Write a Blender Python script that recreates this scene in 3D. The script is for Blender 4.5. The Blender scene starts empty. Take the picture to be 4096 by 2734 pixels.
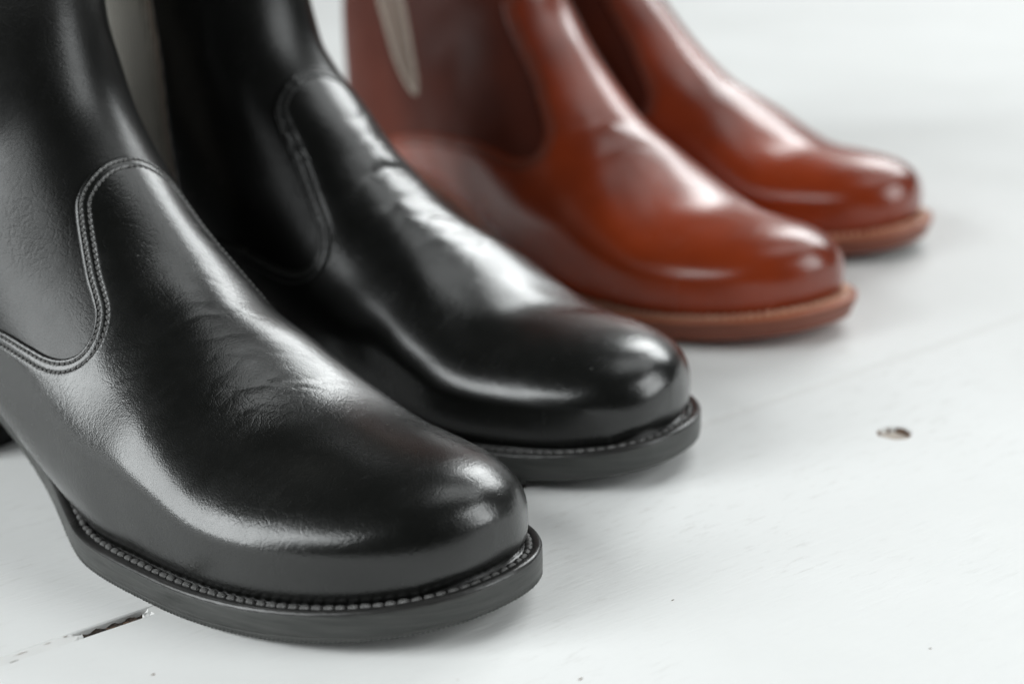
import bpy, bmesh, math, random
import numpy as np
from mathutils import Matrix, Vector
random.seed(7); RNG = np.random.default_rng(7)
SC = bpy.context.scene
MM = 0.001

# ------------------------------------------------------------------ camera
def make_camera():
    cam = bpy.data.cameras.new('camera'); ob = bpy.data.objects.new('camera', cam)
    SC.collection.objects.link(ob)
    cam.sensor_width = 36.0; cam.lens = 60.030
    cam.clip_start = 0.02; cam.clip_end = 60
    pitch, roll, h = 0.3313, -0.0276, 0.21884
    r = Vector((1, 0, 0)); d = Vector((0, -math.sin(pitch), -math.cos(pitch))); f = Vector((0, math.cos(pitch), -math.sin(pitch)))
    rr = math.cos(roll) * r - math.sin(roll) * d
    up = -(math.sin(roll) * r + math.cos(roll) * d)
    ob.matrix_world = Matrix(((rr.x, up.x, -f.x, 0), (rr.y, up.y, -f.y, 0), (rr.z, up.z, -f.z, h), (0, 0, 0, 1)))
    cam.dof.use_dof = True; cam.dof.focus_distance = 0.472; cam.dof.aperture_fstop = 6.4
    cam.dof.aperture_blades = 9
    SC.camera = ob
make_camera()

# ------------------------------------------------------------------ light of the room
W = bpy.data.worlds.new('World'); SC.world = W; W.use_nodes = True
bg = W.node_tree.nodes['Background']; bg.inputs[0].default_value = (0.97, 1.0, 1.0, 1); bg.inputs[1].default_value = 0.025
def area(name, loc, target, sx, sy, power, col=(1, 1, 1)):
    L = bpy.data.lights.new(name, 'AREA'); L.shape = 'RECTANGLE'; L.size = sx; L.size_y = sy; L.energy = power; L.color = col
    o = bpy.data.objects.new(name, L); SC.collection.objects.link(o)
    o.location = loc; o.rotation_euler = (Vector(target) - Vector(loc)).to_track_quat('-Z', 'Y').to_euler()
    return o
CEN = (0.0, 0.5, 0.05)
def window(name, loc, target, w, h, cols, rows, power, col, bar=.07):
    """a paned window: one lamp for each pane, dark bars between them"""
    q = (Vector(target) - Vector(loc)).to_track_quat('-Z', 'Y'); pw, ph = (w - bar * (cols - 1)) / cols, (h - bar * (rows - 1)) / rows
    for i in range(cols):
        for j in range(rows):
            off = q @ Vector(((i - (cols - 1) / 2) * (pw + bar), (j - (rows - 1) / 2) * (ph + bar), 0))
            o = area(name, Vector(loc) + off, (0, 0, 0), pw, ph, power / (cols * rows), col); o.rotation_euler = q.to_euler()
window('window_light_side', (-1.70, -0.02, .88), (-.10, .42, .10), 1.05, 1.55, 2, 1, 62, (0.955, 0.995, 1.0))
window('window_light_side_upper', (-1.30, -.95, 1.60), (-.05, .40, .03), .80, .76, 1, 1, 13, (0.955, 0.995, 1.0))
window('window_light_back', (1.12, 2.40, 1.36), (.0, .55, .05), 1.35, 1.0, 2, 1, 46, (0.965, 1.0, 1.0))
window('overhead_fill_light', (0.80, 0.90, 1.60), (.45, .80, 0), .80, 1.10, 1, 2, 7.5, (0.965, 1.0, 1.0))  # overhead fill lamp, added to soften the boots' floor shadows; also lights the ridges
window('window_light_right', (1.62, 0.06, 0.84), (.0, .42, .03), .92, 1.15, 1, 2, 30, (0.965, 1.0, 1.0))
SC.view_settings.view_transform = 'Standard'; SC.view_settings.look = 'None'
SC.view_settings.exposure = -0.53; SC.view_settings.gamma = 1.0
SC.render.engine = 'CYCLES'
SC.cycles.use_denoising = True
SC.cycles.max_bounces = 6; SC.cycles.diffuse_bounces = 4; SC.cycles.glossy_bounces = 4
SC.cycles.sample_clamp_indirect = 5.0

# ------------------------------------------------------------------ node helpers / materials
class Mat:
    def __init__(self, name):
        self.m = bpy.data.materials.new(name); self.m.use_nodes = True
        self.t = self.m.node_tree; self.b = self.t.nodes['Principled BSDF']
        self.co = self.t.nodes.new('ShaderNodeTexCoord').outputs['Object']
    def n(self, typ, **kw):
        nd = self.t.nodes.new(typ)
        for k, v in kw.items():
            if k in nd.inputs: 
                if hasattr(v, 'node'): self.t.links.new(v, nd.inputs[k])
                else: nd.inputs[k].default_value = v
            else: setattr(nd, k, v)
        return nd
    def link(self, a, b): self.t.links.new(a, b)
    def noise(self, scale, detail=3, rough=.5, vec=None, dist=0.0):
        return self.n('ShaderNodeTexNoise', Scale=scale, Detail=detail, Roughness=rough, Distortion=dist, Vector=vec or self.co).outputs[0]
    def vor(self, scale, feature='F1', vec=None, rnd=1.0):
        return self.n('ShaderNodeTexVoronoi', feature=feature, Scale=scale, Vector=vec or self.co, Randomness=rnd)
    def ramp(self, fac, stops):
        r = self.n('ShaderNodeValToRGB'); self.link(fac, r.inputs[0]); e = r.color_ramp.elements
        while len(e) < len(stops): e.new(.5)
        for el, (p, c) in zip(e, stops):
            el.position = p; el.color = (c, c, c, 1) if isinstance(c, (int, float)) else (*c, 1)
        return r.outputs[0]
    def mathn(self, op, a, b=0.0):
        nd = self.n('ShaderNodeMath', operation=op)
        for i, v in enumerate((a, b)):
            if hasattr(v, 'node'): self.link(v, nd.inputs[i])
            else: nd.inputs[i].default_value = v
        return nd.outputs[0]
    def mix(self, fac, a, b):
        nd = self.n('ShaderNodeMix', data_type='RGBA')
        for s, v in ((nd.inputs[0], fac), (nd.inputs[6], a), (nd.inputs[7], b)):
            if hasattr(v, 'node'): self.link(v, s)
            else: s.default_value = v if isinstance(v, (int, float)) else (*v, 1)
        return nd.outputs[2]
    def scaled(self, sx, sy, sz, rz=0.0):
        m = self.n('ShaderNodeMapping', Vector=self.co); m.inputs['Scale'].default_value = (sx, sy, sz); m.inputs['Rotation'].default_value = (0, 0, rz)
        return m.outputs[0]
    def bump(self, h, strength, dist, prev=None):
        b = self.n('ShaderNodeBump', Strength=strength, Distance=dist, Height=h)
        if prev: self.link(prev, b.inputs['Normal'])
        return b.outputs[0]
    def set(self, **kw):
        for k, v in kw.items():
            s = self.b.inputs[k.replace('_', ' ')]
            if hasattr(v, 'node'): self.link(v, s)
            else: s.default_value = (*v, 1) if isinstance(v, tuple) else v

def leather(name, dark, light, rough, dust=True, grain=1.0, coat=0.0):
    M = Mat(name)
    lo = M.noise(13, 3, .5); fine = M.noise(900, 2, .6)
    col = M.mix(M.ramp(lo, [(.32, 0.0), (.68, 1.0)]), dark, light)
    if dust:
        v = M.vor(330); near = M.ramp(v.outputs['Distance'], [(0.045, 1.0), (0.075, 0.0)])
        sel = M.ramp(M.n('ShaderNodeSeparateColor', Color=v.outputs['Color']).outputs[0], [(.988, 0.0), (.992, 1.0)])
        col = M.mix(M.mathn('MULTIPLY', near, sel), col, (.22, .22, .21))
    pore = M.vor(2500, 'SMOOTH_F1'); wr = M.noise(1000, 4, .62, M.scaled(1, .5, .8), .5)
    n1 = M.bump(pore.outputs['Distance'], .17 * grain, .00022)
    n2 = M.bump(wr, .07 * grain, .0003, n1)
    warp = M.n('ShaderNodeTexNoise', Scale=140.0, Detail=3.0, Vector=M.co).outputs[1]
    vv = M.n('ShaderNodeVectorMath', operation='MULTIPLY_ADD'); M.link(warp, vv.inputs[0]); vv.inputs[1].default_value = (.006, .006, .006); M.link(M.scaled(1, .6, .8), vv.inputs[2])
    web = M.ramp(M.vor(330, 'DISTANCE_TO_EDGE', vv.outputs[0]).outputs['Distance'], [(0.0, 0.0), (.10, 1.0)])
    webm = M.mathn('MULTIPLY', M.mathn('SUBTRACT', web, 1.0), M.ramp(M.noise(38, 3, .6), [(.42, 0.0), (.62, 1.0)]))
    n3 = M.bump(webm, .09 * grain, .0003, n2)
    soft = M.noise(150, 4, .6, M.scaled(1, .55, .8), .8)
    n3 = M.bump(soft, .05 * grain, .0009, n3)
    r = M.ramp(M.noise(60, 4, .6), [(.3, rough - .05), (.7, rough + .07)])
    pol = M.ramp(M.mathn('ADD', M.mathn('MULTIPLY', M.noise(45, 5, .65), .6), M.mathn('MULTIPLY', M.noise(420, 4, .7, M.scaled(1, .25, .5)), .4)), [(.36, .14), (.64, .30)])
    M.set(Base_Color=col, Roughness=r, Normal=n3, Specular_IOR_Level=.22, Coat_Weight=coat, Coat_Roughness=pol, Coat_Normal=n3)
    return M.m
BLACK = leather('black_leather', (.0026, .0029, .0025), (.0046, .0049, .0043), .34, coat=1.0)
BLACKQ = leather('black_shaft_leather', (.0035, .0037, .0034), (.007, .007, .0064), .36, grain=1.2, coat=.25)
BROWN = leather('brown_leather', (.10, .013, .0036), (.34, .045, .0085), .32, dust=False, coat=.8)
BROWNQ_SHADED = leather('shaded_brown_shaft_leather', (.055, .009, .0035), (.11, .018, .006), .50, dust=False, coat=.0)  # shaft leather darker than the vamp: shade between the boots put into colour

def edge_mat(name, col, col2, rough):
    M = Mat(name)
    st = M.noise(60, 4, .6, M.scaled(1, 1, 16)); n = M.noise(420, 3, .6)
    c = M.mix(M.ramp(st, [(.35, 0.0), (.65, 1.0)]), col, col2)
    nn = M.bump(st, .25, .0008); nn = M.bump(n, .18, .0003, nn)
    M.set(Base_Color=c, Roughness=M.ramp(M.noise(90, 3), [(.3, rough - .06), (.7, rough + .08)]), Normal=nn)
    return M.m
BK_EDGE = edge_mat('black_sole_edge', (.030, .032, .030), (.052, .053, .050), .38)
BK_WELT = edge_mat('black_welt', (.016, .016, .0155), (.030, .029, .028), .28)
BR_EDGE = edge_mat('brown_sole_edge', (.15, .038, .018), (.21, .055, .026), .42)
BR_WELT = edge_mat('tan_welt', (.30, .085, .038), (.40, .125, .06), .42)
RUBBER = edge_mat('rubber', (.012, .012, .012), (.02, .02, .02), .6)
HEEL_M = edge_mat('stacked_heel', (.020, .012, .009), (.035, .018, .012), .45)
def thread(name, col):
    M = Mat(name)
    w = M.n('ShaderNodeTexWave', Scale=900.0, Distortion=1.5, Detail=1.0, Vector=M.scaled(1, .7, .4)).outputs[1]
    M.set(Base_Color=M.mix(w, tuple(c * .6 for c in col), col), Roughness=.42, Normal=M.bump(w, .5, .0003))
    return M.m
BK_THREAD = thread('black_waxed_thread', (.13, .128, .125)); BR_THREAD = thread('tan_thread', (.88, .54, .38))
BK_THREAD2 = thread('black_seam_thread', (.13, .128, .125)); BK_THREAD2_SHADED = thread('shaded_seam_thread', (.03, .03, .03)); BR_THREAD2 = thread('brown_seam_thread', (.10, .03, .012))  # dark seam thread: black thread with the boot's shade put into its colour
def elastic(name, col):
    M = Mat(name)
    w = M.n('ShaderNodeTexWave', Scale=230.0, Distortion=.4, Vector=M.co).outputs[1]
    M.set(Base_Color=M.mix(w, tuple(c * .35 for c in col), col), Roughness=.8, Normal=M.bump(w, .6, .0005))
    return M.m
ELASTIC = elastic('grey_elastic', (.62, .59, .53)); TAUPE = elastic('taupe_elastic', (.27, .20, .16)); BINDING = elastic('beige_binding', (.52, .43, .36))

def paint():
    M = Mat('white_floor_paint')
    brush = M.noise(60, 5, .6, M.scaled(1, 9, 1)); brush2 = M.noise(260, 4, .6, M.scaled(.5, 6, 1)); blot = M.noise(9, 4, .55)
    c = M.mix(M.ramp(blot, [(.35, 0.0), (.7, 1.0)]), (.79, .795, .785), (.84, .845, .838))
    sc = M.ramp(M.noise(75, 6, .75, M.scaled(1, 4.5, 1)), [(.55, 0.0), (.68, 1.0)])
    sc = M.mathn('MULTIPLY', sc, M.ramp(M.noise(10, 3), [(.44, 0.0), (.62, .55)]))
    c = M.mix(sc, c, (.56, .545, .52))
    v = M.vor(95); near = M.ramp(v.outputs['Distance'], [(0.03, 1.0), (0.06, 0.0)])
    sel = M.ramp(M.n('ShaderNodeSeparateColor', Color=v.outputs['Color']).outputs[1], [(.985, 0.0), (.99, 1.0)])
    c = M.mix(M.mathn('MULTIPLY', near, sel), c, (.38, .30, .24))
    n = M.bump(brush, .22, .0014); n = M.bump(brush2, .12, .0007, n)
    M.set(Base_Color=c, Specular_IOR_Level=.35, Roughness=M.ramp(brush, [(.3, .58), (.7, .72)]), Normal=n)
    return M.m
PAINT = paint()
def seam_paint():
    M = Mat('grimy_joint_paint'); n = M.noise(90, 4, .7)
    M.set(Base_Color=M.mix(n, (.74, .74, .725), (.80, .80, .79)), Roughness=.7, Normal=M.bump(n, .3, .0005)); return M.m
SEAM = seam_paint()
def wood(name, a, b):
    M = Mat(name); g = M.noise(300, 4, .7, M.scaled(.3, 1, 1))
    M.set(Base_Color=M.mix(M.ramp(g, [(.35, 0.0), (.65, 1.0)]), a, b), Roughness=.85, Normal=M.bump(g, .5, .0006)); return M.m
RAW = wood('bare_wood', (.42, .36, .31), (.58, .52, .46)); DIRT = wood('gap_dirt', (.012, .009, .007), (.05, .032, .02))
CHIP = wood('chipped_wood', (.05, .03, .02), (.22, .13, .08))

# ------------------------------------------------------------------ object helpers
def mesh(name, V, F, mat, parent=None, smooth=True):
    me = bpy.data.meshes.new(name)
    V = np.asarray(V, float); me.from_pydata((V * MM).tolist(), [], F if isinstance(F, list) else F.tolist())
    me.materials.append(mat)
    if smooth: me.polygons.foreach_set('use_smooth', [True] * len(me.polygons))
    me.update()
    o = bpy.data.objects.new(name, me); SC.collection.objects.link(o)
    if parent: o.parent = parent
    return o
def instance(name, me, M4, parent):
    o = bpy.data.objects.new(name, me); SC.collection.objects.link(o); o.parent = parent; o.matrix_local = M4
    return o

# ------------------------------------------------------------------ floor of painted planks
SEAM_C = np.array([12.63, 504.85]); SEAM_A = math.radians(37.124)
def build_floor():
    # local frame: x along the planks, y across (y = 0 is the seam under the boots)
    base = mesh('floor', [(-4000, -4000, -24), (4000, -4000, -24), (4000, 4000, -24), (-4000, 4000, -24)], [[0, 1, 2, 3]], DIRT)
    base.location = (SEAM_C[0] * MM, SEAM_C[1] * MM, 0); base.rotation_euler = (0, 0, SEAM_A)
    base['kind'] = 'structure'; base['label'] = 'floor of wide white painted wooden planks'; base['category'] = 'floor'
    WID, GAP, T = 205.0, 4.2, 22.0
    hole = (108.0, -47.9, 5.6)
    def plank(y0, y1, hole=None):
        V = []; F = []
        def quad(a, b, c, d):
            i = len(V); V.extend([a, b, c, d]); F.append([i, i + 1, i + 2, i + 3])
        e = .45; X = 3990.
        prof = [(y0, -T), (y0, -e), (y0 + .2, -.2), (y0 + e, 0), (y1 - e, 0), (y1 - .2, -.2), (y1, -e), (y1, -T)]
        for (a, za), (b, zb) in zip(prof[:-1], prof[1:]):
            if hole and za == 0 and zb == 0:
                hx, hy, r = hole; s = 12.
                quad((-X, a, 0), (X, a, 0), (X, hy - s, 0), (-X, hy - s, 0)); quad((-X, hy + s, 0), (X, hy + s, 0), (X, b, 0), (-X, b, 0))
                quad((-X, hy - s, 0), (hx - s, hy - s, 0), (hx - s, hy + s, 0), (-X, hy + s, 0)); quad((hx + s, hy - s, 0), (X, hy - s, 0), (X, hy + s, 0), (hx + s, hy + s, 0))
                n = 64; rings = []
                for k in range(4):
                    R = []
                    for j in range(n):
                        t = 2 * math.pi * j / n; c, q = math.cos(t), math.sin(t)
                        rag = 1 + .035 * math.sin(3 * t + 1) + .02 * math.sin(7 * t)
                        if k == 0: m = s / max(abs(c), abs(q)); p = (hx + c * m, hy + q * m, 0)
                        elif k == 1: p = (hx + c * (r + .7) * rag, hy + q * (r + .7) * rag, 0)
                        elif k == 2: p = (hx + c * r * rag, hy + q * r * rag, -.5)
                        else: p = (hx + c * (r - .1) * rag, hy + q * (r - .1) * rag, -5.)
                        R.append(len(V)); V.append(p)
                    rings.append(R)
                for A, B in zip(rings[:-1], rings[1:]):
                    for j in range(n): F.append([A[j], A[(j + 1) % n], B[(j + 1) % n], B[j]])
            else: quad((-X, a, za), (X, a, za), (X, b, zb), (-X, b, zb))
        o = mesh('plank', V, F, PAINT, base, smooth=False); return o
    for k in range(-6, 14):
        y0 = k * WID + GAP / 2; y1 = (k + 1) * WID - GAP / 2
        plank(y0, y1, hole if k == -1 else None)
    # wood plug at the bottom of the nail hole
    hx, hy, r = hole
    V = [(hx, hy, -1.75)]; n = 32
    for rr, z in ((.5, -1.8), (.9, -2.0), (1.2, -2.6)):
        V += [(hx + rr * r * math.cos(2 * math.pi * j / n), hy + rr * r * math.sin(2 * math.pi * j / n), z + .15 * math.sin(5 * j)) for j in range(n)]
    F = [[0, 1 + j, 1 + (j + 1) % n] for j in range(n)]
    for k in range(2):
        for j in range(n): F.append([1 + k * n + j, 1 + (k + 1) * n + j, 1 + (k + 1) * n + (j + 1) % n, 1 + k * n + (j + 1) % n])
    mesh('wood_plug', V, F, RAW, base)
    V = [(hx + rr * math.cos(2 * math.pi * j / 48), hy + rr * math.sin(2 * math.pi * j / 48), z) for rr, z in ((r * 1.03, -.45), (r * .985, -.7), (r * .97, -4.5)) for j in range(48)]
    mesh('hole_wall', V, [[k * 48 + j, k * 48 + (j + 1) % 48, (k + 1) * 48 + (j + 1) % 48, (k + 1) * 48 + j] for k in range(2) for j in range(48)], CHIP, base)
    # paint that fills the joints, with ragged ends where it has fallen out
    def filler(y, a, b, dep=.12, rag=True, dip=None):
        n = max(6, min(420, int((b - a) / 1.2))); V = []; F = []
        for i in range(n + 1):
            x = a + (b - a) * i / n
            end = min(i, n - i)
            w = GAP / 2 + .25
            dp = dep + (.06 * math.exp(-((x - dip) / 60) ** 4) if dip else 0)
            z = -dp - .05 * math.sin(x * .31) - .04 * math.sin(x * .83 + 1)
            k = 1. if end > 2 else (.25 + .25 * end + .15 * random.random())
            j = [random.uniform(-.12, .12) if rag else 0 for _ in range(3)]
            V += [(x, y - w, -8), (x, y - w * k, z - .05 + (0 if end > 1 else -.6)), (x + j[0], y + j[1], z - .1), (x, y + w * k, z - .05 + (0 if end > 1 else -.6)), (x, y + w, -8)]
        for i in range(n):
            for q in range(4): F.append([5 * i + q, 5 * (i + 1) + q, 5 * (i + 1) + q + 1, 5 * i + q + 1])
        F.append([0, 1, 2, 3, 4]); m = 5 * n; F.append([m + 4, m + 3, m + 2, m + 1, m])
        return mesh('paint_filler', V, F, SEAM if rag else PAINT, base, smooth=False)
    filler(0, -420, -162.5); filler(0, -144.6, -20.5); filler(0, -11.5, 300, .10, True, 165); filler(0, 300, 700, .10)
    for k in list(range(-5, 0)) + list(range(1, 13)): filler(k * WID, -1500, 2600, .12, False)
    # debris left in the open joint, and small chips in the paint
    def chip(name, x, y, lx, ly, z, mat, seed):
        rg = random.Random(seed); n = 14; V = [(x, y, z + .12)]
        for j in range(n):
            t = 2 * math.pi * j / n; k = rg.uniform(.55, 1.1)
            V.append((x + lx * k * math.cos(t), y + ly * k * math.sin(t), z))
        mesh(name, V, [[0, 1 + j, 1 + (j + 1) % n] for j in range(n)], mat, base, smooth=False)
    mesh('gap_dirt', [(x, y * (1 + .1 * math.sin(x * 2)), -1.5 - .5 * math.sin(x * 1.3 + y)) for x in np.linspace(-164, -143, 24) for y in (-2.3, -1., 0, 1., 2.3)], [[5*i+j, 5*i+5+j, 5*i+6+j, 5*i+1+j] for i in range(23) for j in range(4)], DIRT, base, smooth=False)
    mesh('gap_dirt', [(x, y, -1.5) for x in (-22, -10) for y in (-2.3, 2.3)], [[0, 2, 3, 1]], DIRT, base, smooth=False)
    for i in range(9): chip('debris', -160.5 + i * 1.8, random.uniform(-.6, .6), 1.0, .6, -1.3 - .5 * random.random(), CHIP, i)
    for (x, y, lx, ly, s) in ((-157.5, -32.1, .7, .45, 1), (-182.5, -2.4, 1.4, .22, 2), (-179.2, .4, 2.4, .12, 3), (-171.5, .9, 1.4, .12, 4), (-166.5, 1.4, .8, .16, 5), (-188, -.6, 1.6, .14, 6), (-76, -104, .9, .4, 8), (-60, -122, .5, .3, 9), (2.0, -150, .5, .3, 10), (-30, -88, .6, .25, 11)):
        chip('paint_chip', x, y, lx, ly, .05, CHIP, s)
    return base
build_floor()

# ------------------------------------------------------------------ boot shape (mm; x from heel to toe, right boot, lateral side y < 0)
SOLE_W, SOLE_T, TOE_N, TOE_Y, SPRING, LATK, HEEL_H, X0, HB = 0.8839, 8.62, 2.259, 2.73, 7.45, 0.183, 30.83, 175.1, 82.
LAT = [(30,33),(60,35),(100,35.5),(140,40),(180,48),(212,52),(238,50.5),(262,43.5),(281,32),(294,16)]
MED = [(30,33),(60,33),(100,30),(140,32),(180,42),(210,49),(235,50),(260,44.5),(280,33),(294,17)]
TIP, ZN = 295.2, 11.0
TOPX = [295.2,294.0,291.4,286.9,280.4,268.4,250.,230.,212.,200.]
TOPZ = [27.,31.8,35.2,38.2,40.2,41.4,41.9,44.8,53.0,60.6]
FAN = [(184.0,69.58,181.0,None,45.5,None,0.6,0.5,3.0,1.3),(165.9,84.07,152.0,None,43.0,None,0.64,0.54,3.0,1.3),(150.93,99.67,122.0,None,41.5,None,0.68,0.62,3.0,1.3),(139.36,112.57,92.0,None,39.5,33.0,0.64,0.8,2.8,1.4),(131.32,126.75,60.0,None,37.5,29.0,0.57,0.8,2.6,1.5),(127.3,143.24,32.0,None,38.0,26.0,0.56,0.8,2.4,1.7),(126.0,152.98,12.0,40.0,38.5,14.0,0.55,0.8,2.2,1.9),(125.4,161.07,4.0,60.0,38.5,3.0,0.54,0.82,2.0,2.0),(125.0,169.0,2.0,88.0,38.5,0.0,0.53,0.85,2.0,2.0),(124.6,183.0,10.0,135.0,39.0,0.0,0.52,0.9,2.0,2.0),(124.3,200.0,14.0,178.0,40.0,0.0,0.51,0.95,2.0,2.0),(124.0,218.0,14.0,218.0,41.0,0.0,0.5,1.0,2.0,2.0)]
def catmull(P, n=12, closed=True):
    P = np.array(P, float)
    if not closed: P = np.vstack([2 * P[0] - P[1], P, 2 * P[-1] - P[-2]])
    N = len(P); out = []
    for i in (range(N) if closed else range(1, N - 2)):
        a, b, c, d = P[(i-1) % N], P[i], P[(i+1) % N], P[(i+2) % N]
        t = np.linspace(0, 1, n, endpoint=False)[:, None]
        out.append(.5 * ((2*b) + (c-a)*t + (2*a-5*b+4*c-d)*t**2 + (3*b-a-3*c+d)*t**3))
    if not closed: out.append(P[-2:-1])
    return np.vstack(out)
def resample(P, n, closed=True):
    Q = np.vstack([P, P[:1]]) if closed else P
    s = np.r_[0, np.cumsum(np.linalg.norm(np.diff(Q, axis=0), axis=1))]
    t = np.linspace(0, s[-1], n, endpoint=not closed)
    return np.stack([np.interp(t, s, Q[:, k]) for k in range(Q.shape[1])], 1)
def sole_outline(n=360):
    lw = lambda x: 1 + LATK * math.exp(-((x-190)/35)**2)
    l = [(x, -y*SOLE_W*lw(x)) for x, y in LAT if x < 200]; m = [(x, y*SOLE_W) for x, y in MED if x < 200]
    xb = 214.; Wl = 52*SOLE_W*lw(212); Wm = 50*SOLE_W; tl = []; tm = []
    for t in np.linspace(0, np.pi/2, 9)[:-1]:          # round toe: a super-ellipse on each side of the tip
        x = xb+(300-xb)*np.sin(t)**(2/TOE_N); c = np.cos(t)**(2/TOE_N); y = TOE_Y*np.sin(t)**2
        tl.append((x, y-Wl*c)); tm.append((x, y+Wm*c))
    Q = [(300, TOE_Y)] + tl[::-1] + l[::-1] + [(8, -19), (0, 0), (8, 19)] + m + tm
    Q = resample(catmull(Q, 24), 360)
    for _ in range(10): Q = .25*np.roll(Q, 1, 0) + .5*Q + .25*np.roll(Q, -1, 0)
    Q = resample(Q, 360)
    return resample(catmull(Q, 8), n)
def inset(P, d):
    T = np.roll(P, -1, 0) - np.roll(P, 1, 0); T /= np.linalg.norm(T, axis=1)[:, None]
    N = np.stack([-T[:, 1], T[:, 0]], 1)
    if ((P.mean(0) - P) * N).sum() < 0: N = -N
    d = np.asarray(d, float)
    return P + N * (d[:, None] if d.ndim else d)
def sole_z(x):
    x = np.asarray(x, float)
    t = np.clip((x-215)/85, 0, 1); s = np.clip((X0-x)/(X0-HB), 0, 1)
    return SPRING*t**2 + HEEL_H*(.35*(np.sqrt(s*s+.004)-.06325)/.9387 + .65*s*s*(3-2*s))
def cubic(t, Y, tn):
    t = np.asarray(t, float); Y = np.asarray(Y, float); n = len(t); h = np.diff(t)
    A = np.zeros((n, n)); R = np.zeros_like(Y); A[0, 0] = A[-1, -1] = 1
    for i in range(1, n-1):
        A[i, i-1] = h[i-1]; A[i, i] = 2*(h[i-1]+h[i]); A[i, i+1] = h[i]
        R[i] = 3*((Y[i+1]-Y[i])/h[i] - (Y[i]-Y[i-1])/h[i-1])
    c = np.linalg.solve(A, R)
    i = np.clip(np.searchsorted(t, tn, side='right')-1, 0, n-2); d = (tn-t[i])[:, None]; hi = h[i][:, None]
    b = (Y[i+1]-Y[i])/hi - hi*(2*c[i]+c[i+1])/3
    return Y[i] + b*d + c[i]*d*d + (c[i+1]-c[i])/(3*hi)*d**3
def upper_surface(Nu, Nv):
    O = sole_outline(1440); I = inset(O, 4.0); Fe = inset(O, 7.6)
    def half(C, x, side):
        q = C[((C[:, 1]*side > 0) | (np.abs(C[:, 1]) < .5)) & (C[:, 0] > 100)]; o = np.argsort(q[:, 0])
        return np.interp(x, q[o, 0], np.abs(q[o, 1]), right=0.)
    xft = Fe[:, 0].max(); tipI = I[:, 0].max(); st = []; tt = []
    ts = [0, .35, .7, 1.05, 1.5, 2.1, 2.8, 3.6, 4.6, 5.7, 6.8]
    xt = np.linspace(TIP, 200, 400)
    zt = cubic(np.sqrt(np.maximum(0, TIP-np.array(TOPX))), np.array(TOPZ)[:, None], np.sqrt(TIP-xt))[:, 0]
    c = (TIP-200)/6.8**2
    for t in ts:
        x = TIP-c*t*t; top = np.interp(-x, -xt, zt); zf = float(sole_z(x))+SOLE_T; zn = float(sole_z(TIP))+SOLE_T+ZN
        k = min(1, t/1.6); bot = zn+(zf-.6-zn)*math.sin(math.pi/2*k)
        if t == 0: top = bot = zn
        xi = tipI-(TIP-x); Wd = [half(I, xi, -1), half(I, xi, 1)*.965]
        F = [min(max(0, half(Fe, x, s)), w*.93) for s, w in zip((-1, 1), Wd)]
        st.append([x, top, x, bot, Wd[0], Wd[1], F[0], F[1], .57-.03*min(1, t/5), .84-.26*min(1, t/5), 3.0, 1.5]); tt.append(t)
    prev = np.array([200, TOPZ[-1]]); dpm = (tt[-1]-tt[-2])/(st[-2][0]-st[-1][0]); t = tt[-1]
    for Tx, Tz, Bx, Bz, w, F, sm, mu, a, b in FAN:
        if Bz is None: Bz = float(sole_z(Bx))+SOLE_T-.6
        g = math.exp(-((Bx-125)/35)**2)
        if F is None: Fl, Fr = half(Fe, Bx, -1)+5*g, half(Fe, Bx, 1)+4*g
        else: Fl = Fr = F
        Wl, Wr = (w+1.5, w-np.interp(Bx, [92, 122, 152, 181], [2.2, 4.2, 5.8, 8.0])) if Bx > 80 else (w, w)
        t += np.hypot(*(np.array([Tx, Tz])-prev))*dpm*.95; prev = np.array([Tx, Tz])
        st.append([Tx, Tz, Bx, Bz, Wl, Wr, Fl, Fr, sm, mu, a, b]); tt.append(t)
    st = np.array(st); tt = np.array(tt)
    td = np.linspace(0, tt[-1], 3000); d = cubic(tt, st, td)
    arc = np.r_[0, np.cumsum(np.hypot(np.diff(d[:, 0]), np.diff(d[:, 1])))] + td*6
    tn = np.interp(np.linspace(0, arc[-1], Nu), arc, td); tn[0] = .004
    S = cubic(tt, st, tn)
    P = np.zeros((Nu, 2*Nv+1, 3))
    q = np.linspace(0, 1, 160); tau = np.sin(np.linspace(0, 1, 120)[1:]*np.pi/2)
    for i in range(Nu):
        Tx, Tz, Bx, Bz, Wl, Wr, Fl, Fr, sm, mu, a, b = S[i]
        for side, w, F in ((-1, Wl, Fl), (1, Wr, Fr)):
            w = max(w, .01); F = min(max(F, 0), w*.97)*(min(1, math.sqrt(max(0, (xft-Tx)/5))) if Tx > 280 else 1)
            m = mu*q*q+(1-mu)*q**4
            s = np.r_[q*q*sm, sm+(1-sm)*tau]
            y = np.r_[w*np.sin(np.pi/2*np.sqrt(m)), F+(w-F)*np.maximum(0, 1-tau**a)**(1/b)]
            C = resample(np.stack([Tx+(Bx-Tx)*s, side*y, Tz+(Bz-Tz)*s], 1), Nv+1, closed=False)
            if side < 0: P[i, Nv::-1] = C
            else: P[i, Nv:] = C
    P[0] = P[0].mean(0)
    return P
def grid_normals(P):
    du = np.gradient(P, axis=0); dv = np.gradient(P, axis=1); N = np.cross(dv, du)
    N /= np.linalg.norm(N, axis=2)[..., None]+1e-12
    N[0] = N[1].mean(0)/np.linalg.norm(N[1].mean(0))
    c = np.array([150, 0, 45.]); i, j = P.shape[0]//3, P.shape[1]//4
    if N[i, j] @ (P[i, j]-c) < 0: N = -N
    return N
def in_poly(px, py, poly):
    r = np.zeros(px.shape, bool); x1, y1 = poly[-1]
    for x2, y2 in poly:
        cnd = ((y1 > py) != (y2 > py)); xs = (x2-x1)*(py-y1)/((y2-y1) if y2 != y1 else 1e-9)+x1
        r ^= cnd & (px < xs); x1, y1 = x2, y2
    return r
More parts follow.
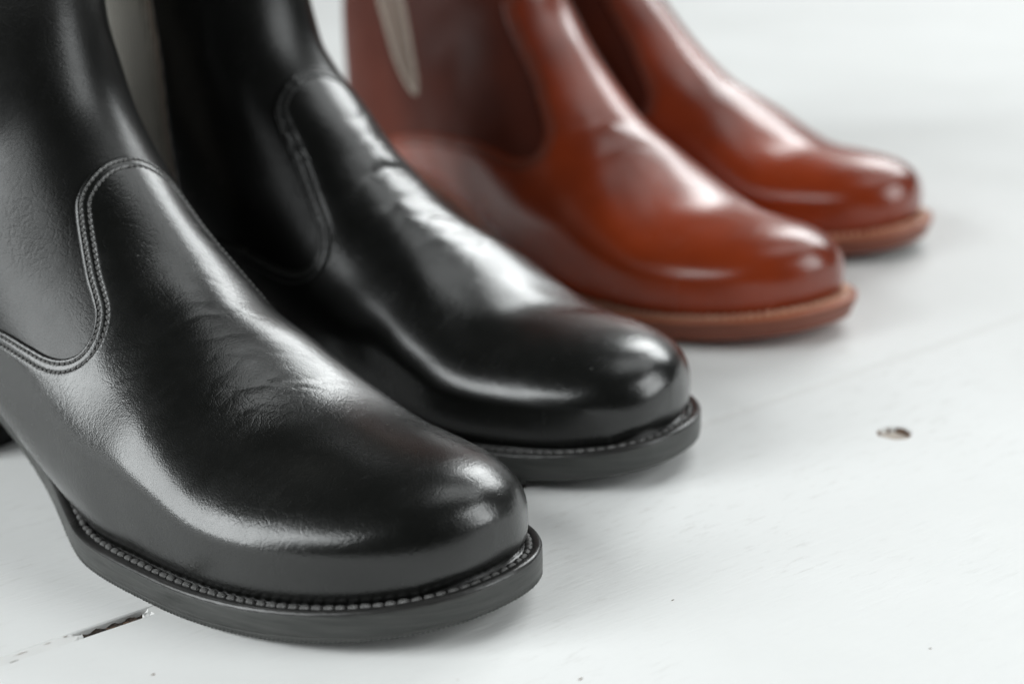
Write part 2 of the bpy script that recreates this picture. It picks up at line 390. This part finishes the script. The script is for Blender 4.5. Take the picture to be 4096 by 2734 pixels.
def seg_dist(X, C):
    A, B = C[:-1], C[1:]; D = B-A; L = (D*D).sum(1)+1e-12; out = np.zeros(len(X))
    for k in range(0, len(X), 4000):
        x = X[k:k+4000, None]
        t = np.clip(((x-A)*D).sum(2)/L, 0, 1)
        out[k:k+4000] = np.sqrt(((x-A-t[..., None]*D)**2).sum(2).min(1))
    return out
def split_iso(A, F, col, level):
    d = A[:, col]-level; s = d > 0; ns = s[F].sum(1); cross = (ns == 1) | (ns == 2)
    keep = F[~cross]; new = []; rows = []; cache = {}; n0 = len(A)
    def cut(a, b):
        k = (a, b) if a < b else (b, a)
        if k not in cache:
            t = d[a]/(d[a]-d[b]); rows.append(A[a]+(A[b]-A[a])*t); cache[k] = n0+len(rows)-1
        return cache[k]
    for tri in F[cross].tolist():
        fl = [s[i] for i in tri]; o = fl.index(True) if sum(fl) == 1 else fl.index(False)
        a, b, c = tri[o], tri[(o+1) % 3], tri[(o+2) % 3]; ab, ac = cut(a, b), cut(a, c)
        new += [(a, ab, ac), (ab, b, c), (ab, c, ac)]
    if rows: A = np.vstack([A, rows]); A[n0:, col] = level
    return A, np.vstack([keep, np.array(new, int)]) if new else keep
def compact(V, F):
    u, inv = np.unique(F, return_inverse=True); return V[u], inv.reshape(F.shape)

def noise2(p, q, seed, scale):
    r = np.random.default_rng(seed); z = np.zeros_like(p)
    for k in range(10):
        a = r.uniform(0, 2*np.pi); f = r.uniform(.6, 1.8)/scale; z += np.sin((p*np.cos(a)+q*np.sin(a))*f*2*np.pi+r.uniform(0, 6.28))
    return z/10**.5

UNITS = {}
def vamp_curve(pt):
    P = [(pt, 0), (pt-.3, 5), (pt-1.8, 11), (pt-4.6, 17), (pt-9, 21)]
    for a in ((168, 24.2), (156, 28), (150, 30), (145, 32), (142, 35.5), (141, 39.5), (142, 43.5), (146, 48), (152, 52), (160, 56), (170, 62), (180, 72), (191, 87), (201, 105), (208, 122), (212, 145)):
        if a[0] < pt-14 or a[1] > 30: P.append(a)
    return catmull(P, 6, closed=False)

def build_boot(spec):
    hi = spec['hi']; Nu, Nv = (560, 140) if hi else (270, 84)
    mir = -1 if spec['left'] else 1
    root = bpy.data.objects.new('chelsea_boot', None); SC.collection.objects.link(root)
    root['label'] = spec['label']; root['category'] = 'boot'; root['group'] = 'chelsea boots lined up on the white planks'
    tx, ty, th = spec['pose']
    root.rotation_euler = (0, 0, th)
    root.location = ((tx-300*math.cos(th))*MM, (ty-300*math.sin(th))*MM, .00008)
    fl = lambda V: np.asarray(V)*np.array([1, mir, 1])
    ff = lambda F: F[:, ::-1] if mir < 0 else F
    # ---- base surface and its chart (p along the ridge from the toe, q round from the ridge)
    P = upper_surface(Nu, Nv)
    ridge = P[:, Nv]; p1 = np.r_[0, np.cumsum(np.linalg.norm(np.diff(ridge, axis=0), axis=1))]
    seg = np.linalg.norm(np.diff(P, axis=1), axis=2); q = np.zeros(P.shape[:2])
    q[:, Nv+1:] = np.cumsum(seg[:, Nv:], 1); q[:, :Nv] = -np.cumsum(seg[:, :Nv][:, ::-1], 1)[:, ::-1]
    p = np.repeat(p1[:, None], 2*Nv+1, 1)
    N = grid_normals(P)
    fade = np.clip((p-30)/40, 0, 1)*np.clip((np.abs(q[:, :1]).max(1)[:, None]-np.abs(q))/10, 0, 1)
    disp = .16*noise2(p, q, spec['seed'], 34.)*fade
    latq = -q      # positive on the lateral side
    for (pc, qc, slope, curv, depth, wid, ext) in spec['creases']:
        u = latq-qc; line = p-(pc+slope*u+curv*u*u+.5*np.sin(u*.55+pc))
        wgt = np.exp(-(np.abs(u)/ext)**3)*np.where(p > 138, np.clip((np.interp(p, [140, 150, 168, 182], [33, 29, 23, 19])-latq)/5, 0, 1), 1)
        disp += wgt*depth*(-np.exp(-(line/wid)**2)+.35*np.exp(-((line-3*wid)/(2.4*wid))**2)+.30*np.exp(-((line+3*wid)/(2.4*wid))**2))
    P = P+N*disp[..., None]; N = grid_normals(P)
    idx = np.arange(Nu*(2*Nv+1)).reshape(Nu, 2*Nv+1)
    a, b, c, d = idx[:-1, :-1].ravel(), idx[:-1, 1:].ravel(), idx[1:, 1:].ravel(), idx[1:, :-1].ravel()
    F0 = np.vstack([np.stack([a, b, c], 1), np.stack([a, c, d], 1)])
    Xf = P.reshape(-1, 3); Nf = N.reshape(-1, 3)
    fn = np.cross(Xf[F0[:, 1]]-Xf[F0[:, 0]], Xf[F0[:, 2]]-Xf[F0[:, 0]])
    if (fn*Nf[F0[:, 0]]).sum() < 0: F0 = F0[:, ::-1]
    def to3d(pp, qq, off=0.0):
        i = min(max(np.searchsorted(p1, pp)-1, 0), Nu-2); t = (pp-p1[i])/(p1[i+1]-p1[i]); r = []
        for k in (i, i+1): r.append(np.array([np.interp(qq, q[k], P[k, :, m]) for m in range(3)]+[np.interp(qq, q[k], N[k, :, m]) for m in range(3)]))
        v = r[0]*(1-t)+r[1]*t; n = v[3:]/np.linalg.norm(v[3:]); return v[:3]+n*off, n
    pf, qf = p.ravel(), q.ravel()
    def signed(curve, poly):
        ins = in_poly(pf, np.abs(qf), poly); dist = np.full(len(pf), 1e3)
        for s in (-1, 1):
            C = np.array([to3d(x, s*y)[0] for x, y in curve]); m = qf*s > -25
            dist[m] = np.minimum(dist[m], seg_dist(Xf[m], C))
        return np.where(ins, dist, -dist)
    vc = vamp_curve(spec['tongue'])
    dv = signed(vc, [(-30, -1), (spec['tongue'], -1)]+[tuple(x) for x in vc]+[(212, 400), (-30, 400)])
    gc = catmull(spec['gore'], 6, closed=False); gtop = gc[0][0]
    dg = signed(gc, [tuple(x) for x in gc]+[(gtop+200, gc[-1][1]), (gtop+200, gc[0][1])])
    A0 = np.hstack([Xf, Nf, dv[:, None], dg[:, None], pf[:, None], qf[:, None]])
    DV, DG = 6, 7
    # ---- vamp: an overlay with a rolled edge and two stitch furrows
    A, F = A0, F0
    m = (dv[F].max(1) > -3); F = F[m]
    lv = (0, .2, .5, 1.0, 1.4, 1.8, 2.2, 3.8, 4.2, 4.6) if hi else (0, .3, .9, 1.8, 4.2)
    for l in lv: A, F = split_iso(A, F, DV, l)
    F = F[A[F, DV].mean(1) > 0]
    dd = A[:, DV]; h = (1.5 if hi else 1.25)*np.sqrt(np.maximum(0, 1-(1-np.minimum(dd/1.0, 1))**2))-.25
    for s in (1.8, 4.2): h -= .28*np.exp(-((dd-s)/.35)**2)
    V, F2 = compact(A[:, :3]+A[:, 3:6]*h[:, None], F)
    vamp = mesh('vamp', fl(V), ff(F2), spec['leather'], root)
    bm = bmesh.new(); bm.from_mesh(vamp.data); bmesh.ops.remove_doubles(bm, verts=[v for v in bm.verts if v.co.x > .29], dist=2e-5)
    for f in bm.faces: f.smooth = True
    bm.to_mesh(vamp.data); bm.free()
    # ---- quarter: the shaft leather below and behind the vamp edge, open for the gores
    A, F = A0, F0; F = F[(dv[F].min(1) < 8)]
    for l in (-1.0, -.5, -.15, 0): A, F = split_iso(A, F, DG, l)
    A, F = split_iso(A, F, DV, 7.0)
    F = F[(A[F, DG].mean(1) < 0) & (A[F, DV].mean(1) < 7.0)]
    e = np.clip(-A[:, DG]/1.0, 0, 1); hq = np.where(A[:, DG] > -1.0, -.9*(1-np.sqrt(np.maximum(0, 1-(1-e)**2))), 0)
    hq = hq-.25*np.clip((A[:, DV]-.5)/2, 0, 1)
    V, F2 = compact(A[:, :3]+A[:, 3:6]*hq[:, None], F)
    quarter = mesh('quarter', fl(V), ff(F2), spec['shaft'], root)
    # ---- shaft lining: inner wall and top edge
    top = P[-1]; rings = []; ctr = top.mean(0)
    for ins_, dz in ((0, 0), (.5, .7), (1.5, .9), (2.4, .4), (2.8, -1.5), (5, -15), (8, -38)):
        r = top-ctr; L = np.linalg.norm(r, axis=1)[:, None]; rings.append(top-r/L*ins_+np.array([0, 0, dz]))
    R = np.array(rings); n1, n2 = R.shape[:2]; ix = np.arange(n1*n2).reshape(n1, n2)
    Fl = np.stack([ix[:-1, :-1].ravel(), ix[:-1, 1:].ravel(), ix[1:, 1:].ravel(), ix[1:, :-1].ravel()], 1)
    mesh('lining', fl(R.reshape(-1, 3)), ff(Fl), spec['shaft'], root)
    # ---- elastic gores, one on each side, each with its binding
    A, F = A0, F0; F = F[dg[F].max(1) > -4]
    for l in (-2.0, 0, .5, 3.0, 3.4, 4.6, 5.0): A, F = split_iso(A, F, DG, l)
    cen = A[F, DG].mean(1); side = A[F, 9].mean(1)
    for s in (-1, 1):
        f = F[(cen > -2.0) & (side*s > 0)]; g = A[:, DG]
        off = -1.0-.7*np.exp(-((g-4.0)/.7)**2)
        V, F2 = compact(A[:, :3]+A[:, 3:6]*off[:, None], f)
        go = mesh('gore', fl(V), ff(F2), TAUPE if spec['brown'] else ELASTIC, root)
        f = F[(cen > 0) & (cen < 3.0) & (side*s > 0)]
        off = -.95+.75*np.sqrt(np.clip(1-((g-1.5)/1.5)**2, 0, 1))
        V, F2 = compact(A[:, :3]+A[:, 3:6]*off[:, None], f)
        mesh('binding', fl(V), ff(F2), BINDING, go)
    # ---- seam stitches along the vamp edge
    def stitch_mesh(name, lx, ly, lz, mat, nu=8, nv=5):
        V = []; Fs = []
        for i in range(nv+1):
            t = math.pi*i/nv; xx = -math.cos(t)*lx/2*(1-.0); rr = math.sin(t)**.6 if 0 < i < nv else 0.02
            for j in range(nu):
                u = 2*math.pi*j/nu; V.append((xx, rr*ly/2*math.cos(u), rr*lz/2*math.sin(u)))
        for i in range(nv):
            for j in range(nu): Fs.append([i*nu+j, i*nu+(j+1) % nu, (i+1)*nu+(j+1) % nu, (i+1)*nu+j])
        me = bpy.data.meshes.new(name); me.from_pydata([(x*MM, y*MM, z*MM) for x, y, z in V], [], Fs); me.materials.append(mat)
        me.polygons.foreach_set('use_smooth', [True]*len(me.polygons)); return me
    def frame(o, t, n):
        t = t/np.linalg.norm(t); b = np.cross(n, t); b /= np.linalg.norm(b); n = np.cross(t, b)
        return np.array([[t[0], b[0], n[0], o[0]], [t[1], b[1], n[1], o[1]], [t[2], b[2], n[2], o[2]], [0, 0, 0, 1]])
    def mirrored(Mx):
        S = np.diag([1, mir, 1, 1.]); return S@Mx@S
    sm_ = stitch_mesh('seam_stitch', 1.5, .95, .9, spec['thread2'])
    sv = np.array([v.co[:] for v in sm_.vertices])/MM; sf = np.array([list(f.vertices) for f in sm_.polygons])
    loose = []
    tv = np.diff(np.array([to3d(x, y)[0] for x, y in vc]), axis=0)
    for s in (-1, 1):
        C = np.array([to3d(x, s*y)[0] for x, y in vc]); Nn = np.array([to3d(x, s*y)[1] for x, y in vc])
        T = np.gradient(C, axis=0); T /= np.linalg.norm(T, axis=1)[:, None]
        B = np.cross(Nn, T)
        # into the vamp = towards lower p / larger d : test with chart
        tst = to3d(vc[12][0]-2, s*vc[12][1])[0]-C[12]
        if B[12]@tst < 0: B = -B
        for row, offs in ((0, 1.8), (1, 4.2)):
            L = resample(np.hstack([C+B*offs, Nn]), 1200, closed=False)
            ln = np.r_[0, np.cumsum(np.linalg.norm(np.diff(L[:, :3], axis=0), axis=1))]
            nst = int(ln[-1]/1.85)
            # surface height: nearest base vertex normal offset
            pos = np.stack([np.interp((np.arange(nst)+.5+.5*row)*1.85, ln, L[:, k]) for k in range(6)], 1)
            near = Xf[np.abs(dv) < 7]; nearN = Nf[np.abs(dv) < 7]
            tang = np.gradient(pos[:, :3], axis=0)
            for k in range(nst):
                jn = np.argmin(((near-pos[k, :3])**2).sum(1)); nn = nearN[jn]
                o = pos[k, :3]; o = o-nn*((o-near[jn])@nn)+nn*(1.12 if hi else .92)
                Mx = frame(o, tang[k]/np.linalg.norm(tang[k])+np.cross(nn, tang[k]/np.linalg.norm(tang[k]))*.22*(1 if row else -1)+RNG.normal(0, .07, 3), nn)
                if hi and s < 0 and vc[0][0]-1 > 0 and k < 110:
                    Ml = mirrored(Mx); Ml[:3, 3] *= MM
                    instance('stitch', sm_, Matrix(Ml.tolist()), vamp)
                else: loose.append((sv@Mx[:3, :3].T)+Mx[:3, 3])
    if loose:
        nvv = len(sv); V = np.vstack(loose); Fq = np.vstack([sf+nvv*k for k in range(len(loose))])
        o = mesh('stitching', fl(V), ff(Fq), spec['thread2'], vamp); o['kind'] = 'stuff'
    # ---- welt and outsole
    nO = 1500 if hi else 640; O = sole_outline(nO)
    def loft(prof, teeth=0.0):
        V = []; 
        for k, (ins_, dz) in enumerate(prof):
            w = np.full(nO, ins_, float)
            if teeth and k >= len(prof)-2: w += teeth*(np.arange(nO) % 3-1)*.5*RNG.uniform(.6, 1.3, nO)
            Q = inset(O, w); V.append(np.column_stack([Q, sole_z(O[:, 0])+SOLE_T+dz]))
        V = np.vstack(V); m = len(prof); Fs = []
        for k in range(m-1):
            i = np.arange(nO); j = (i+1) % nO; Fs.append(np.stack([k*nO+i, k*nO+j, (k+1)*nO+j, (k+1)*nO+i], 1))
        return V, np.vstack(Fs)
    def orient(V, Fq):
        f = Fq[0]; 
        n = np.cross(V[Fq[:, 1]]-V[Fq[:, 0]], V[Fq[:, 2]]-V[Fq[:, 0]]); out = V[Fq].mean(1)-np.array([150, 0, 10])
        return Fq
    lip = .0 if not spec['brown'] else -1.6
    V, Fq = loft([(12, -.98), (.02+lip, -.98), (0+lip, -.8), (.2+lip, -.3), (.6+lip, 0), (1.1+lip, .08), (2.3, 0), (2.8, -.35), (3.5, -.8), (4.7, -.85), (5.4, -.4), (6.0, .2), (6.8, .4), (9.5, .3), (12.5, .2)])
    welt = mesh('welt', fl(V), ff(Fq), spec['welt'], root)
    if spec['brown']: prof = [(11, -1.0), (.1+lip, -1.0), (.06+lip, -1.1), (.1+lip, -2.2), (.5+lip, -4.0), (-.1, -6.0), (.3, -7.0), (.5, -SOLE_T+.2), (.8, -SOLE_T)]
    else: prof = [(11, -1.0), (.05, -1.0), (.02, -1.1), (0, -3.0), (.0, -5.0), (.05, -6.9), (.16, -6.98), (.1, -7.06), (.12, -7.4), (.3, -SOLE_T+.2), (.5, -SOLE_T)]
    V, Fq = loft(prof, .5 if hi else 0)
    cap = [list(range((len(prof)-1)*nO, len(prof)*nO))]
    mesh('outsole', fl(V), ff(Fq).tolist()+cap, spec['edge'], root)
    # heel block and its rubber cap
    hp = inset(sole_outline(720), 1.2); hp = hp[hp[:, 0] < HB]; hp = hp[np.argsort(np.arctan2(hp[:, 1], hp[:, 0]-45))]
    # breast: slightly hollow front face
    k = np.argmax(np.diff(np.r_[hp[:, 1], hp[0, 1]])) if False else None
    up = hp[hp[:, 1] > 0][-1:]
    hp = hp[np.argsort(np.mod(np.arctan2(hp[:, 1], hp[:, 0]-45), 2*np.pi))]
    ang = np.mod(np.arctan2(hp[:, 1], hp[:, 0]-45), 2*np.pi)
    y0 = hp[0, 1]; y1 = hp[-1, 1]
    br = [(HB-3.5*(1-(2*t-1)**2), y1+(y0-y1)*t) for t in np.linspace(0, 1, 12)[1:-1]]
    hp = np.vstack([hp, br]); nh = len(hp)
    def block(name, z0, z1, taper, mat, par):
        V = []; 
        for z in (z0, z0+.4, z1-.4, z1):
            sc = 1-taper*(z1-z)/30-(.008 if z in (z0, z1) else 0)
            V += [(45+(x-45)*sc, y*sc, z) for x, y in hp]
        Fs = [[r*nh+i, r*nh+(i+1) % nh, (r+1)*nh+(i+1) % nh, (r+1)*nh+i] for r in range(3) for i in range(nh)]+[list(range(nh))[::-1], list(range(3*nh, 4*nh))]
        V = fl(V); Fs = [f[::-1] for f in Fs] if mir < 0 else Fs
        return mesh(name, V, Fs, mat, par, smooth=False)
    heel = block('heel', 6.2, HEEL_H-.02, .05, spec['heel'], root)
    block('heel_cap', 0, 6.15, .05, RUBBER, heel)
    # ---- welt stitches
    if spec['brown']: wm = stitch_mesh('welt_stitch', 2.0, 4.4, 2.1, spec['thread']); pitch, ins_ = 3.3, 3.0
    else: wm = stitch_mesh('welt_stitch', 3.2, 2.5, 2.3, spec['thread']); pitch, ins_ = 3.3, 3.7
    Q = inset(sole_outline(2880), ins_); k0 = np.argmin(np.abs(Q[:, 0]-HB)+1000*(Q[:, 1] > 0)); Q = np.roll(Q, -k0, 0)
    if Q[40, 0] < Q[0, 0]: Q = np.roll(Q[::-1], 1, 0)
    s_ = np.r_[0, np.cumsum(np.linalg.norm(np.diff(Q, axis=0), axis=1))]
    ns = int(s_[-1]/pitch)
    for k in range(ns):
        sx = (k+.5)*pitch+random.uniform(-.12, .12); x, y = np.interp(sx, s_, Q[:, 0]), np.interp(sx, s_, Q[:, 1])
        if x < HB+4: continue
        x2, y2 = np.interp(sx+.5, s_, Q[:, 0]), np.interp(sx+.5, s_, Q[:, 1])
        z = float(sole_z(x))+SOLE_T-.45+random.uniform(-.08, .08)+(.75 if spec['brown'] else 0); z2 = float(sole_z(x2))+SOLE_T-.45
        t = np.array([x2-x, y2-y, z2-z]); yaw = random.uniform(-.16, .16)
        Mx = frame((x, y, z), t, np.array([0, 0, 1.])); cz, sz = math.cos(yaw), math.sin(yaw)
        Mx[:3, :3] = Mx[:3, :3]@np.array([[cz, -sz, 0], [sz, cz, 0], [0, 0, 1]])*random.uniform(.92, 1.08)
        Ml = mirrored(Mx); Ml[:3, 3] *= MM
        instance('stitch', wm, Matrix(Ml.tolist()), welt)
    return root

GORE_A = [(262, 51), (237, 56), (222, 59), (208, 63), (197, 69), (189, 76), (186, 80), (193, 88), (206, 94), (225, 97), (262, 100)]
GORE_B = [(268, 74), (240, 75), (224, 76), (213, 77.5), (206, 80), (204, 84), (208, 88.5), (217, 92), (230, 94), (268, 96)]
# creases: centre p, centre lateral q, slope, curvature, depth, width, extent
BLACKS = dict(leather=BLACK, shaft=BLACKQ, edge=BK_EDGE, welt=BK_WELT, thread=BK_THREAD, thread2=BK_THREAD2, heel=HEEL_M, brown=False)
BROWNS = dict(leather=BROWN, shaft=BROWNQ_SHADED, edge=BR_EDGE, welt=BR_WELT, thread=BR_THREAD, thread2=BR_THREAD2, heel=HEEL_M, brown=True)
def fine(seed, n, p0, p1_, q0, q1, dmax):
    r = random.Random(seed)
    return [(r.uniform(p0, p1_), r.uniform(q0, q1), r.uniform(-.2, .9), r.uniform(-.008, .008), r.uniform(.3, 1)*dmax, r.uniform(.75, 1.3), r.uniform(5, 14)) for _ in range(n)]
SMALL = fine(2, 30, 70, 140, -10, 36, .05)+fine(4, 8, 80, 97, -2, 18, .06)+[(119, 4, .35, 0, .10, 1.0, 12), (89, 8, .55, 0, .12, .9, 13)]
build_boot(dict(BLACKS, hi=True, left=False, pose=(-3.18, 401.55, -0.746), tongue=180, gore=GORE_B, seed=3, creases=SMALL,
    label='black leather boot with smooth unfolded vamp and double stitched tongue, beside the creased black boot'))
build_boot(dict(BLACKS, thread2=BK_THREAD2_SHADED, hi=False, left=True, pose=(52.49, 499.85, -0.719), tongue=191, gore=GORE_A, seed=5,
    creases=[(146, 17, .1, 0, .8, 2.4, 25), (161, 13, .25, 0, .32, 1.8, 11), (154, 13, .15, 0, .3, 1.7, 10), (168, 8, .3, 0, .18, 1.7, 9), (131, 6, .12, 0, .32, 1.9, 15), (121, 8, -.12, 0, .25, 1.6, 12), (111, 5, .1, 0, .2, 1.6, 11), (102, 6, -.05, 0, .16, 1.6, 10)]+fine(6, 30, 95, 172, -6, 20, .12),
    label='black leather boot with deep folds across its instep, next to a brown boot'))
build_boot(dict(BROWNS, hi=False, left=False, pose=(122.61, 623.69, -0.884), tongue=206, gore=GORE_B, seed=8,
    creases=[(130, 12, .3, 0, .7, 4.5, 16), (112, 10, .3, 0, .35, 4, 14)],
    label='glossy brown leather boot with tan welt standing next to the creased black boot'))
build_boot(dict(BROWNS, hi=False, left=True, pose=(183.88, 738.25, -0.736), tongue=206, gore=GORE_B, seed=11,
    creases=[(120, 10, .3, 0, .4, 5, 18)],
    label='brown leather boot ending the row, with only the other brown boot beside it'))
